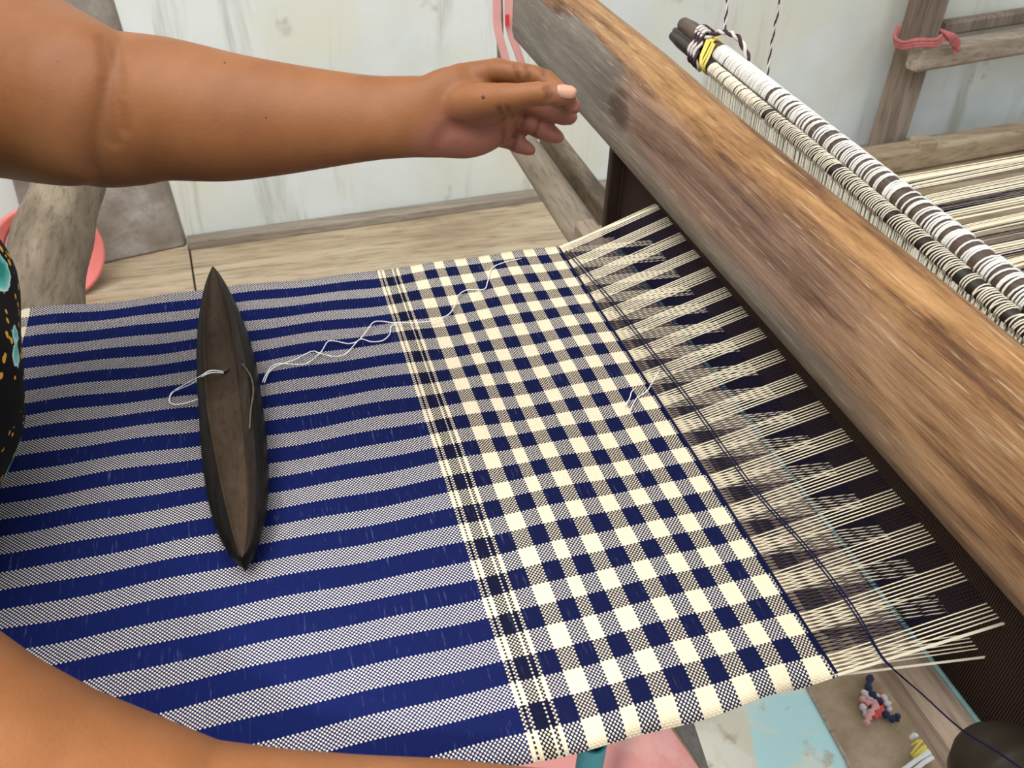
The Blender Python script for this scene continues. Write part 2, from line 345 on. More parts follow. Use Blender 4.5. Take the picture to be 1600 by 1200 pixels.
# ================================================================== BACKGROUND LOOM FRAME (right)
fr = thing('loom_frame', WV(at(1375, 240, 2, LEDGE)), label='weathered wooden loom frame with post and rails standing by the pale wall', cat='frame')
z0 = LEDGE
p1 = at(1350, 240, 2, -17.); p2 = at(1374, 246, 2, -17.); p3 = at(1408, 242, 2, -17.); p4 = p1+p3-p2
mb = MB(); mb.prism([W(p.x, p.y, LEDGE-.0) for p in (p1,p2,p3,p4)], [W(p.x, p.y, 12) for p in (p1,p2,p3,p4)]); mk('post', mb, M['postwood'], fr, bevel=.006)
def rail(name, qa, qb, z, hz, hy, mat, ext=1.6, **kw):
    A = at(*qa, 2, z); B = at(*qb, 2, z); d = (B-A).normalized(); B = A+(B-A)*ext; s = Vector((-d.y, d.x, 0))
    ring = lambda p, k=1: [WV(p+s*(hy*c*k)+Vector((0,0,hz*e*k))) for c, e in ((-1,-.7),(-.7,-1),(.7,-1),(1,-.7),(1,.7),(.7,1),(-.7,1),(-1,.7))]
    m_ = MB(); m_.rings([ring(A, .9), ring(A+d*.25), ring(A+(B-A)*.5), ring(B)]); return mk(name, m_, mat, fr, **kw)
zr = at(1440, 90, 1, p2.y-1.6).z
rail('rail', (1428, 92), (1600, 64), zr, .95, .7, M['railwood'])
rail('rail', (1470, 44), (1600, 24), at(1470, 44, 1, p3.y+.9).z, .55, .5, M['postwood'])
rail('base_rail', (1345, 256), (1600, 212), LEDGE+1.1, 1.1, 1.0, M['plank'])
q = at(1442, 222, 2, LEDGE+2.3); mb = MB(); mb.box((q.x-.9, q.y-.8, q.z-.5), (q.x+.9, q.y+.8, q.z+.35)); mk('peg_block', mb, M['plank'], fr, bevel=.006)
# pink cord tied round post and rail
tie = thing('tied_cord', WV(at(1440, 70, 1, p2.y-1.2)), label='faded pink cord tied around the post and rail of the background frame', cat='cord')
pl = p2.y-2.6
for off in (0, 7, 13):
    pts = [at(x, y+off*.7, 1, yy) for x, y, yy in ((1404, 40, p1.y-.4), (1398, 58, p1.y-.8), (1412, 66, p2.y-1.2), (1435, 62, pl), (1462, 62, pl), (1476, 52, pl), (1490, 56, pl), (1498, 64, pl), (1490, 76, pl))]
    mb = MB(); mb.tube([WV(p) for p in smooth_pts(pts, 5)], .15*P, 6); mk('strand', mb, M['pinkcord'], tie, smooth=True)
for k in range(4):
    pts = [at(1470+k*5, 46+k*2, 1, pl-.1), at(1482+k*4, 58, 1, pl-.3), at(1486+k*3, 70+3*k, 1, pl-.1)]
    mb = MB(); mb.tube([WV(p) for p in smooth_pts(pts, 4)], .11*P, 5); mk('frayed_end', mb, M['pinkcord'], tie, smooth=True)

# ================================================================== LOOM CROSSBARS behind the batten
cb = thing('crossbar', W(9, 12, -5), label='pale worn wooden loom bar ending behind the pointing hand', cat='beam')
zc = -5.0; A = at(800, 200, 2, zc); B = at(868, 300, 2, zc); d = (B-A).normalized()
A2, B2 = A, A+d*34
mb = MB(); R_ = .78
prof = [(math.cos(t)*R_*(1+.08*math.cos(4*t)), math.sin(t)*R_*(1+.08*math.cos(4*t))) for t in [2*math.pi*k/16 for k in range(16)]]
sd = Vector((-d.y, d.x, 0))
mb.rings([[WV(A2+d*s+sd*(x*f)+Vector((0,0,y*f))) for x, y in prof] for s, f in ((0,.55),(.35,.9),(1.2,1),(12,1.03),(24,.98),(34,1))]); mk('bar', mb, M['greywood'], cb, smooth=True)
cb2 = thing('crossbar', W(10.5, 12, -5.6), label='grey-brown square loom bar running beside the pale worn bar', cat='beam')
mb = MB(); A = at(867, 222, 2, zc); B = at(943, 322, 2, zc); d = (B-A).normalized(); A2 = A-d*1.6; B2 = A+d*30; sd = Vector((d.y, -d.x, 0))
mb.prism([WV(A2+sd*x+Vector((0,0,y))) for x, y in ((-.5,-.9),(.4,-.9),(.4,.35),(-.5,.35))], [WV(B2+sd*x+Vector((0,0,y))) for x, y in ((-.5,-.9),(.4,-.9),(.4,.35),(-.5,.35))]); mk('bar', mb, M['logwood'], cb2, bevel=.006)
# pink straps
st = thing('pink_straps', WV(at(790, 190, 1, 15)), label='pair of pale pink straps hanging from above to the crossbar end behind the hand', cat='strap')
for k, pts in enumerate((((776, -120), (776, 0), (778, 45), (789, 88), (800, 130), (806, 190)), ((795, -120), (795, 0), (797, 45), (812, 90), (822, 130), (824, 200)))):
    c_ = smooth_pts([at(x, y, 1, 16.5+.2*k) for x, y in pts], 5); m_ = MB()
    m_.rings([[WV(p+Vector((sx*.19, sy*.07, 0))) for sx, sy in ((-1,-1),(1,-1),(1,1),(-1,1))] for p in c_]); mk('strap', m_, M['straps'], st, bevel=.001)
mb = MB(); a_, b_ = at(777, -150, 1, 17.6), at(784, 180, 1, 17.6); mb.tube([WV(a_), WV(b_)], .17*P, 10); tag(mk('wooden_stick', mb, M['greywood'], smooth=True), label='thin grey stick hanging upright behind the pink straps', cat='stick')
q = at(792.5, 32, 1, 16.45); mb = MB(); mb.box((q.x-.09, q.y-.03, q.z-.25), (q.x+.09, q.y+.04, q.z+.25)); mk('red_mark', mb, M['strapred'], st, label='small red mark on the right strap')

# ================================================================== PINK BASIN
c0 = at(74, 392, 2, LEDGE+3.1); ax = (CC-c0).normalized(); ax = (ax+Vector((.15, -.5, -.25))).normalized(); e1 = ax.orthogonal().normalized(); e2 = ax.cross(e1)
bs = thing('basin', WV(c0), label='round pink plastic basin standing on edge behind the cloth beam', cat='basin')
prof = [(0,-1.0),(2.0,-1.0),(2.3,-.9),(3.0,.5),(3.25,.55),(3.25,.68),(3.0,.68),(2.2,-.7),(1.9,-.85),(0.02,-.85)]
def lathe(mb, c, ax, e1, e2, prof, n=40, mi=0):
    mb.rings([[WV(c+ax*h+(e1*math.cos(2*math.pi*k/n)+e2*math.sin(2*math.pi*k/n))*max(r,.02)) for k in range(n)] for r, h in prof], True, mi)
mb = MB(); lathe(mb, c0, ax, e1, e2, prof); mk('bowl', mb, M['pinkplastic'], bs, smooth=True)
mb = MB(); lathe(mb, c0, ax, e1, e2, [(0,-.84),(1.7,-.84),(1.95,-.68),(2.3,-.3),(2.3,-.28),(1.9,-.64),(1.85,-.8),(0,-.8)]); mk('inner_lining', mb, M['palepink'], bs, smooth=True, label='paler whitish pink inside of the basin')

# ================================================================== CLOTH BEAM (breast beam)
bb = thing('cloth_beam', W(-11.1, -8, -1.1), label='thick weathered log beam that the striped cloth winds over, beside the weaver', cat='beam')
rs = []; n = 36
for k in range(60):
    v = 15-k*.62
    rs.append([W(-11.08-.24*(1-math.exp(-max(0, v-.4)/1.5))+math.cos(t)*rr, v, -1.12+math.sin(t)*rr) for t in [2*math.pi*i/n for i in range(n)]
               for rr in [(1.10+.05*math.sin(v*1.3+t*2)+.05*math.sin(v*.7-t)+.16*(1-math.exp(-max(0,v-.5)/2.5)) if v > .3 else .99)]])
mb = MB(); mb.rings(rs); mk('log', mb, M['logwood'], bb, smooth=True)

# ================================================================== WOVEN CLOTH AND WARP
web = thing('checked_cloth', W(-3, -8, 0), label='blue and cream striped and checked handwoven cloth stretched on the loom with its warp', cat='cloth')
FELL = 4.73; VT, VB = .12, -16.22
us = [FELL-(FELL+11.1)*k/150 for k in range(151)]
rows = [(u, None) for u in us]+[(-11.1-1.08*math.radians(a), math.radians(a)) for a in range(8, 170, 8)]
nv = 70; vs = []; uvs = []; fs = []
for (u, ang) in rows:
    for j in range(nv+1):
        f = j/nv; v = VT+(VB-VT)*f
        if ang is None:
            x, z = u, .035*math.sin(u*.9+v*.5)+.02*math.sin(u*2.3-v*1.1)-.10*math.sin(math.pi*min(1, max(0, (FELL-u)/15.8)))
            z *= min(1, max(0, (FELL-u)/1.5))*min(1, (u+11.1)/1.5)
            e = max(0, (f-.955)/.045); z -= .30*e*e*(.7+.3*math.sin(u*1.7))*min(1, (FELL-u)/.8)*min(1, (u+11.1)/1.)
            e2 = max(0, (.02-f)/.02); z += .05*e2
            vy = v+.05*math.sin(u*2.1)*e-.03*e2*math.sin(u*1.3)
        else:
            x = -11.1-1.1*math.sin(ang); z = -1.12+1.12*math.cos(ang); vy = v
        vs.append(W(x, vy, z)); uvs.append((u, v))
for i in range(len(rows)-1):
    for j in range(nv):
        a = i*(nv+1)+j; fs.append((a, a+1, a+nv+2, a+nv+1))
me = bpy.data.meshes.new('cloth'); me.from_pydata([tuple(q) for q in vs], [], fs)
ul = me.uv_layers.new(name='threads')
for lp in me.loops: ul.data[lp.index].uv = uvs[lp.vertex_index]
clo = link('woven_panel', me, M['cloth'], web, smooth=True)
so = clo.modifiers.new('thick', 'SOLIDIFY'); so.thickness = .0010; so.offset = -1

# reed plane and shed
UR = 8.05
def zup(v): return .62+(v+16.5)/16.4*.55
def zlo(v): return -.42+(v+16.5)/16.4*.25
i0, i1 = math.ceil((VB+.03)/TH), math.floor((VT-.02)/TH)
bands = {}
for i in range(i0, i1+1):
    v = (i+.5)*TH; v += 0
    white = ((v+20.25) % 1.0) < .5
    key = (white, math.floor(v+.25) if white else math.floor(v-.25))
    bands.setdefault(key, []).append((i, v))
def yarn(mb, pts, r):
    a = Vector((0, .866*r, -.5*r)); b = Vector((0, -.866*r, -.5*r)); c = Vector((0, 0, r))
    mb.rings([[WV(Vector(p)+q) for q in (a, b, c)] for p in pts], True)
for (white, k), lst in sorted(bands.items(), key=lambda t: -t[1][0][1]):
    mb = MB(); kb_ = (random.uniform(-.16, .16), random.uniform(-.12, .12))
    for i, v in lst:
        up = i % 2 == 0
        vr = -8.1+(v+8.1)*1.012
        r = .0150 if white else .0115
        jt = random.uniform(-.004, .004)
        z1 = zup(v)+random.uniform(-.012, .012) if up else zlo(v)+random.uniform(-.02, .02)
        sc = (10.2-FELL)/(UR-FELL); gr = random; j1 = kb_[0]+random.gauss(0, .035); j2 = kb_[1]+random.gauss(0, .05)
        pts = [(FELL-.06, v, .012), (FELL+.8, v+(vr-v)*.2+jt, z1*.24), (UR, vr, z1), (10.2, vr, z1*sc*.95), (13.5, vr+gr.uniform(-.05,.05), .8), (17, vr+j1, 1.25+j2), (24, vr*.99+j1*1.6, 1.75+j2*1.6), (40, vr*.98+j1*2, 2.3+j2*2)]
        yarn(mb, pts, r)
    o = mk('cream_warp_band' if white else 'blue_warp_band', mb, M['cream' if white else 'navy'], web, kind='stuff', label=None)
# selvedge cord along the far edge of the warp
for pts, r in (([(FELL-.05, .08, .02), (UR, .02, zup(0)), (10.2, .02, 2)], .035), ([(FELL-.05, -16.2, .0), (UR, -16.36, zup(-16.3)), (10.2, -16.4, 1.2)], .035), ([(FELL-.05, -16.18, -.02), (UR, -16.38, zlo(-16.3)), (10.2, -16.4, -.7)], .03)):
    mb = MB(); yarn(mb, pts, r); mk('selvedge_cord', mb, M['cream'], web)
# dark fell line weft and the two loose blue weft yarns lying on the raised warp
mb = MB(); mb.tube([W(FELL, VT-.0, .03), W(FELL+.01, -4, .035), W(FELL, -10, .035), W(FELL, VB+.02, .02)], .035*P, 6); mk('fell_yarn', mb, M['navy'], web, smooth=True, label='dark blue yarn along the last woven row')
loose = thing('blue_yarn', W(5.5, -8, .3), label='two loose dark blue yarns lying across the open warp, trailing to the lower right', cat='yarn')
pxs = ((884, 392), (950, 468), (1005, 537), (1075, 627), (1132, 707), (1187, 779), (1256, 855), (1325, 944), (1373, 1020), (1392, 1042))
for off in (0, 6):
    pts = []
    for x, y in pxs:
        p = None
        zz = .1
        for it in range(12):
            p = at(x+off*(1 if y < 950 else .3), y, 2, zz); zz = max(.05, (p.x-FELL)/(UR-FELL)*zup(p.y))+.05
        pts.append(p)
    if off == 0:
        pts += [ip(1440, 1084, 17.0), ip(1500, 1138, 14.8), ip(1560, 1176, 13.3), ip(1640, 1232, 12.2)]
    mb = MB(); mb.tube([WV(p) for p in smooth_pts(pts, 5)], .016*P, 6); mk('strand', mb, M['navy'], loose, smooth=True)

# ================================================================== BEATER (batten)
bt = thing('beater', W(8, -4, 3), label='heavy worn brown wooden batten beam with its dark reed, crossing the warp', cat='beater')
prof = [(7.27,2.12),(7.17,2.5),(7.15,3.1),(7.15,3.8),(7.18,4.4),(7.28,4.85),(7.46,5.12),(7.75,5.36),(8.1,5.46),(8.4,5.40),(8.7,5.18),(8.92,4.8),(9.02,4.2),(9.0,3.2),(8.9,2.4),(8.8,2.12)]
rs = []
for k in range(91):
    v = 14.3-k*.42; dz = (v-2)*.0085
    wv = lambda a, b: .030*math.sin(v*a+b)+.015*math.sin(v*a*2.7+b)
    dent = .10*math.exp(-((v-2.0)/.9)**2)
    rs.append([W(u+(wv(.31, 1+j*.5) if 1 < j < 14 else 0)+(dent if 2 <= j <= 5 else 0), v, z+dz+(wv(.23, j*.7)*(.8 if j > 4 else .3))) for j, (u, z) in enumerate(prof)])
mb = MB(); mb.rings(rs); mk('top_beam', mb, M['beam'], bt, smooth=True)
rd = mk('reed', (lambda m_: (m_.box((7.97, 2.85, -1.95), (8.17, 3.05, 2.3)), m_.box((7.97, -20.3, -1.95), (8.17, -20.1, 2.3)), m_.box((7.95, -20.3, 1.75), (8.2, 3.05, 2.35)), m_)[-1])(MB()), M['darkwood'], bt)
mb = MB(); v = 2.84
while v > -20.1: mb.box((8.02, v-.017, -1.85), (8.12, v+.017, 2.0)); v -= .055
mk('reed_splints', mb, M['reed'], rd, kind='stuff')
mb = MB(); mb.tube([W(7.98, 2.9, -1.78), W(7.98, -8, -1.78), W(7.98, -20.1, -1.78)], .07*P, 8); mb.tube([W(8.16, 2.9, -1.78), W(8.16, -20.1, -1.78)], .07*P, 8); mk('reed_binding', mb, M['binding'], rd, smooth=True, label='pale teal cord binding along the bottom of the reed')
mb = MB(); mb.rings([[W(u+.03*math.sin(v*.7+u), v, z+.03*math.sin(v*.5+2*u)) for u, z in ((7.0,-2.3),(7.02,-1.75),(7.12,-1.6),(7.72,-1.56),(7.8,-1.9),(8.3,-1.9),(8.36,-1.56),(9.1,-1.56),(9.2,-1.7),(9.2,-2.45),(7.1,-2.45))] for v in [4.6-.9*k for k in range(31)]]); mk('lower_beam', mb, M['battenwood'], bt)
for v0, v1 in ((3.05, 3.4), (-21.4, -20.6)):
    mb = MB(); mb.box((7.55, v0, -1.6), (8.7, v1, 2.4)); mk('side_board', mb, M['darkwood'], bt, bevel=.003)

# ================================================================== HEDDLE SHAFTS
hd = thing('heddle_shaft', W(10.3, -6, 0), label='round brown heddle rods wrapped in white string loops behind the batten', cat='heddle')
def line(qa, qb, u, ext):
    A = at(*qa, 0, u); B = at(*qb, 0, u); return A, A+(B-A)*ext
UA, UB = 10.45, 10.05
A1, B1 = line((1068, 38), (1600, 462), UA, 1.5)
A2, B2 = line((1052, 56), (1600, 512), UB, 1.5)
def rodmesh(A, B, r):
    mb = MB(); rs = []
    d = (B-A).normalized()
    for k in range(41):
        p = A+(B-A)*(k/40); q = r*(1+.03*math.sin(k*1.1))*(.80 if k == 0 else 1)
        e1 = d.cross(Vector((0,0,1))).normalized(); e2 = e1.cross(d)
        rs.append([WV(p+(e1*math.cos(2*math.pi*i/20)+e2*math.sin(2*math.pi*i/20))*q) for i in range(20)])
    mb.rings(rs); return mb
R1, R2 = .29, .205
rod1 = mk('heddle_rod', rodmesh(A1, B1, R1), M['rodwood'], hd, smooth=True)
rod2 = mk('heddle_rod', rodmesh(A2, B2, R2), M['roddark'], hd, smooth=True, label='thinner dark heddle rod')
mk('split_stick', rodmesh(A2+Vector((.12, .15, .12)), A2+Vector((.12, .15, .12))+(B2-A2).normalized()*8, .14), M['roddark'], hd, smooth=True)
def loops(A, B, r, rt, mat, parent, s0, dense, thin=False):
    mb = MB(); L = (B-A).length; d = (B-A).normalized(); s = s0
    e1 = d.cross(Vector((0,0,1))).normalized(); e2 = e1.cross(d); pos = []
    while s < L-.3:
        cl = random.randint(*dense(s/L))
        for q in range(cl):
            tilt = -.05+random.uniform(-.035, .035); rr = r+rt*.75; cpt = A+d*s
            ring = [cpt+(e1*math.cos(t)+e2*math.sin(t))*rr+d*(tilt*math.cos(t+.7)) for t in [2*math.pi*k/14 for k in range(15)]]
            m5 = []
            for k, c in enumerate(ring):
                o_ = (c-(A+d*(c-A).dot(d))).normalized()
                m5.append([WV(c+(o_*math.cos(a)+d*math.sin(a))*rt) for a in (0, 1.2566, 2.513, 3.77, 5.03)])
            mb.rings(m5, False); pos.append(s); s += rt*(random.choice((2.0, 2.05, 2.2, 2.4)) if s/L < .24 else random.uniform(3.2, 5.2) if thin else random.choice((2.0, 2.3, 2.8, 3.3)))
            if s > L-.3: break
        s += random.choice((.02, .03, .06)) if s/L < .24 else (random.random() < .25)*.16 if thin else random.choice((.07, .11, .16, .22))
    mk('string_loops', mb, mat, parent, smooth=True, kind='stuff', label='white string loops wound around the rod'); return pos
loops(A1, B1, R1, .030, M['loopwhite'], rod1, 2.95, lambda f: (5, 12) if f < .24 else (1, 5))
loops(A2, B2, R2, .020, M['loopcream'], rod2, 3.15, lambda f: (5, 10) if f < .24 else (3, 8), True)
# string heddles hanging down to the warp
for kk, (A, B, uu, nn) in enumerate(((A2, B2, UB, 0), (A1, B1, UA, 1))):
    mb = MB(); L = (B-A).length; d = (B-A).normalized(); s = 3.2
    while s < L-.3:
        p = A+d*s
        for off in (-.19, .19):
            q = Vector((p.x+off*.9, p.y+random.uniform(-.05, .05), p.z-.05)); b_ = Vector((uu+random.uniform(-.05,.05), q.y+random.uniform(-.10, .10), .55))
            mb.tube([WV(q), WV(b_)], .024*P, 3)
        s += .035+random.uniform(0, .02)
    mk('string_heddles', mb, M['heddlestring'], hd, kind='stuff')
mb = MB(); mb.tube([W(10.25, 3, -4), W(10.25, -19, -4.4)], .25*P, 12); mk('lower_rod', mb, M['roddark'], hd, smooth=True)
mb = MB(); s = 0
while s < 17: 
    mb.tube([W(10.25, -s, -3.8), W(10.25, -s+.05, -.5)], .013*P, 3); s += .09
mk('lower_heddles', mb, M['cream'], hd, kind='stuff')
# yellow band and twisted rope at the rod ends
d1 = (B1-A1).normalized(); d2 = (B2-A2).normalized(); e1 = d1.cross(Vector((0,0,1))).normalized(); e2 = e1.cross(d1)
yb = thing('yellow_band', WV(A1+d1*1.7), label='bright yellow cord wound around both heddle rod ends', cat='cord')
def around(s, rr, low):        # loop around both rods
    c1 = A1+d1*s; c2 = A2+d2*(s+.22); ax_ = (c1-c2).normalized(); sd_ = ax_.cross(d1).normalized(); pts = []
    for a in range(-90, 91, 22): pts.append(c1+(ax_*math.cos(math.radians(a))+sd_*math.sin(math.radians(a)))*(R1+rr))
    for a in range(90, 271, 22): pts.append(c2+(ax_*math.cos(math.radians(a))+sd_*math.sin(math.radians(a)))*(R2+rr+low))
    pts.append(pts[0]); return pts
for k in range(6):
    mb = MB(); mb.tube([WV(p+d1*(.10*math.sin(i*.5+k))) for i, p in enumerate(around(2.18+k*.085, .04+.012*(k % 2), .02))], .042*P, 6); mk('turn', mb, M['yellow'], yb, smooth=True)
rp = thing('twisted_rope', WV(A1+d1*1.2), label='black and white twisted rope loop slung around the heddle rod ends', cat='rope')
def rope(mb_a, mb_b, pts, R, r, turns):
    pts = smooth_pts(pts, 6); L = [0]
    for i in range(1, len(pts)): L.append(L[-1]+(pts[i]-pts[i-1]).length)
    up = None; sa = []; sb = []
    for i, p in enumerate(pts):
        d = (pts[min(i+1,len(pts)-1)]-pts[max(i-1,0)]).normalized()
        up = d.orthogonal().normalized() if up is None else (up-d*up.dot(d)).normalized()
        b = d.cross(up); a = L[i]*turns; o_ = up*math.cos(a)+b*math.sin(a); sa.append(p+o_*R); sb.append(p-o_*R)
    mb_a.tube([WV(p) for p in sa], r*P, 6); mb_b.tube([WV(p) for p in sb], r*P, 6)
pa, pb = MB(), MB()
for s, rr in ((1.55, .10), (1.75, .10), (1.95, .10)):
    rope(pa, pb, around(s, rr, .0), .055, .058, 9)
c1 = A1+d1*1.25
arch = [at(x, y, 0, u) for x, y, u in ((1096, 100, 10.1), (1097, 70, 10.2), (1112, 55, 10.3), (1132, 50, 10.4), (1152, 58, 10.5), (1163, 75, 10.6), (1170, 95, 10.65))]
rope(pa, pb, arch, .05, .055, 9)
rope(pa, pb, [at(1131, 52, 0, 10.4), at(1135, 20, 0, 10.5), at(1140, -60, 0, 10.6), at(1146, -220, 0, 10.7)], .03, .032, 12)
mk('light_strand', pa, M['ropelight'], rp, smooth=True); mk('dark_strand', pb, M['ropedark'], rp, smooth=True)
r2 = thing('hanging_cord', WV(at(1200, 112, 0, 10.9)), label='thin dark and pale twisted cord hanging from above to the heddle rod', cat='cord')
pa, pb = MB(), MB(); rope(pa, pb, [at(1199, 118, 0, 10.75), at(1203, 85, 0, 10.8), at(1210, 45, 0, 10.8), at(1218, 0, 0, 10.8), at(1235, -160, 0, 10.8)], .022, .026, 12)
mk('light_strand', pa, M['ropelight'], r2, smooth=True); mk('dark_strand', pb, M['ropedark'], r2, smooth=True)

# ================================================================== SHUTTLE
sh = thing('boat_shuttle', W(-5.6, -5.9, .05), label='dark polished wooden boat shuttle lying across the striped cloth', cat='shuttle')
TA = at(335, 428, 2, .62); TB = at(381, 882, 2, .42); cen = (TA+TB)/2; dv = (TB-TA); dv.z = 0; HL = dv.length/2; dv.normalize(); sv = Vector((-dv.y, dv.x, 0))
if sv.x < 0: sv = -sv
body = MB(); trough = MB(); worn = MB(); rsB = []; rsT = []; rsW = []
NS = 64
for k in range(NS+1):
    s = -1+2*k/NS; a = abs(s)
    w_ = (.72*max(0, 1-a**2.0)**.80 if s < 0 else .72*max(0, 1-a**3.6)**.62)+.012
    h = .92-.12*s-.16*a**3; z0 = .03+.40*a**3.2*(1 if s < 0 else .45)
    dpt = (.27 if s < .0 else .12)*max(0, 1-a**4)
    if .0 <= s < .12: dpt = .27-(.15)*s/.12
    cx = .07*(1-s*s)
    c = cen+dv*(HL*s)+sv*cx; c.z = 0
    hh = max(h, z0+.05); fl = hh-dpt
    lw = -.68 if s < .2 else -.68+.45*(s-.2)
    pf = [(-.45, z0), (-.86, z0+.30*(hh-z0)), (-1.0, z0+.62*(hh-z0)), (-.94, z0+.90*(hh-z0)), (lw, hh)]
    pr_ = [(.66, hh-.0), (.86, z0+.92*(hh-z0)), (1.0, z0+.60*(hh-z0)), (.86, z0+.28*(hh-z0)), (.45, z0)]
    fpts = [(lw+.06, hh-.25*dpt), (lw+.13, fl), (-.15, fl-.01), (.20, fl), (.32, fl+.25*dpt)]
    rsB.append([WV(c+sv*(x*w_)+Vector((0,0,z))) for x, z in pf+fpts+pr_])
n = 15
vsB = [p for r in rsB for p in r]
for k in range(NS):
    for i in range(n):
        j = (i+1) % n; mi = 1 if 4 <= i <= 8 else (2 if i in (9,) else 0)
        body.f.append((k*n+i, k*n+j, (k+1)*n+j, (k+1)*n+i)); body.m.append(mi)
body.v = [tuple(p) for p in vsB]; body.f += [tuple(range(n)), tuple(NS*n+i for i in range(n))]; body.m += [0, 0]
o = mk('hull', body, [M['shuttle'], M['trough'], M['worn']], sh, smooth=True)
q = at(351, 577, 2, .70); mb = MB()
n_ = 18
mb.rings([[WV(q+Vector((math.cos(t)*r, math.sin(t)*r*1.3, z))) for t in [2*math.pi*i/n_ for i in range(n_)]] for r, z in ((.10,.0),(.105,.02),(.085,.03),(.07,-.01))]); mk('thread_eye', mb, M['roddark'], sh, smooth=True)
# broken edge splinter on the right inner wall
pts = [at(x, y, 2, .91) for x, y in ((378, 568), (386, 578), (393, 592), (396, 612), (392, 640), (390, 670))]
mb = MB(); mb.tube([WV(p) for p in smooth_pts(pts, 4)], [(.012+.012*abs(math.sin(i*1.9)))*P for i in range(25)], 5); mk('chipped_rim', mb, plain('splinter', (.13, .09, .055), .6, .3), sh, smooth=True, label='pale chipped edge inside the right rim')

# loose threads
def thread(name, strands, z, r, mat, **kw):
    t0 = thing(name, WV(at(*strands[0][0][:2], 2, 0)), **kw)
    for s in strands:
        c_ = smooth_pts([at(q[0], q[1], 2, z if len(q) < 3 else q[2]) for q in s], 6)
        m_ = MB(); m_.tube([WV(p) for p in c_], r*P, 6); mk('strand', m_, mat, t0, smooth=True)
thread('white_thread', [((349, 581, .74), (338, 579, .92), (326, 580, 1.03), (313, 588, .92), (290, 600, .40), (272, 611, .12), (265, 622, .06), (268, 631, .06), (285, 631, .06), (312, 623, .06)),
                        ((349, 583, .74), (336, 582, .92), (322, 585, 1.02), (303, 598, .55), (280, 608, .12), (268, 614, .06), (264, 625, .06))], .06, .016, M['white'],
       label='looped white thread coming out of the eye at the left of the shuttle', cat='thread')
thread('white_thread', [((410, 597), (416, 584), (424, 573), (436, 568), (455, 569), (475, 569), (490, 561), (503, 548), (512, 534), (524, 533), (545, 537), (560, 532), (572, 518), (583, 504), (596, 502), (612, 504), (640, 504), (672, 502), (700, 492), (711, 476), (716, 462), (730, 453), (756, 452), (762, 440), (768, 420), (785, 411), (815, 404)),
                        ((413, 598), (420, 582), (432, 572), (460, 562), (487, 549), (500, 552), (520, 557), (538, 554), (550, 543), (563, 530), (580, 534), (598, 532), (609, 522), (611, 510), (622, 503))], .055, .015, M['white'],
       label='long wavy white thread trailing right from the shuttle over the checks', cat='thread')
thread('white_thread', [((977, 634), (984, 622), (987, 612), (994, 606)), ((985, 642), (990, 630), (997, 620), (1010, 612), (1018, 600), (1026, 586), (1030, 578))], .09, .014, M['white'],
       label='short frayed white thread end at the edge of the weaving', cat='thread')
thread('thread_scrap', [((328, 374), (340, 366), (360, 366), (366, 372), (350, 379), (332, 378), (328, 372)), ((334, 370), (350, 372), (362, 368), (352, 363), (338, 366))], LEDGE+.12, .08, M['white'],
       label='small coil of white thread on the wooden ledge at the wall', cat='thread')

# ================================================================== FLOOR ITEMS seen under the cloth
def slab(name, pts, th, mat, **kw):
    mb = MB(); b = [at(x, y, 2, FLOOR+.02) for x, y in pts]
    mb.prism([W(p.x, p.y, FLOOR+.02) for p in b], [W(p.x, p.y, FLOOR+.02+th) for p in b]); return mk(name, mb, mat, None, bevel=.003, **kw)
bsx = thing('floor_sheet', WV(at(1200, 1130, 2, FLOOR)), label='worn light blue vinyl sheet with brown stains and a white edge on the floor', cat='sheet')
def part_slab(name, pts, z0, th, mat, parent, **kw):
    mb = MB(); b = [at(x, y, 2, FLOOR+.02) for x, y in pts]
    mb.prism([W(p.x, p.y, FLOOR+z0) for p in b], [W(p.x, p.y, FLOOR+z0+th) for p in b]); return mk(name, mb, mat, parent, **kw)
part_slab('blue_panel', ((1150, 1000), (1216, 1000), (1340, 1230), (1190, 1260)), .02, .10, M['bluesheet'], bsx)
part_slab('pale_panel', ((1040, 1000), (1150, 1000), (1190, 1260), (1126, 1260)), .02, .10, M['whitish'], bsx, label='pale stained strip of the sheet')
part_slab('white_edge', ((1216, 1000), (1220, 1000), (1345, 1230), (1340, 1230)), .02, .2, M['railwood'], bsx)
slab('grey_mat', ((942, 1000), (1040, 1000), (1128, 1255), (1043, 1120)), .08, M['dusk'], label='strip of grey woven matting between the pink mat and the blue sheet', cat='mat')
slab('pink_mat', ((760, 1060), (935, 1000), (1035, 1120), (1160, 1300), (780, 1330)), .10, M['pinkmat'], label='faded pink patterned mat on the floor under the cloth edge', cat='mat')
# turquoise pipe
q = at(927, 1158, 2, -5.0); pp = thing('plastic_pipe', W(q.x, q.y, FLOOR), label='upright turquoise plastic pipe under the near edge of the cloth', cat='pipe')
mb = MB(); r = .33
mb.rings([[W(q.x+math.cos(t)*rr, q.y+math.sin(t)*rr, z) for t in [2*math.pi*i/24 for i in range(24)]] for rr, z in ((r, FLOOR+.12), (r, -5.05), (r*.96, -5.0), (r*.8, -5.0), (r*.8, -5.8), (.02, -5.8))]); mk('tube', mb, M['turq'], pp, smooth=False)
mb = MB(); mb.rings([[W(q.x+math.cos(t)*rr, q.y+math.sin(t)*rr, z) for t in [2*math.pi*i/24 for i in range(24)]] for rr, z in ((.75, FLOOR+.12), (.75, FLOOR+.5), (.38, FLOOR+.7))]); mk('foot_cap', mb, M['turq'], pp, smooth=False)
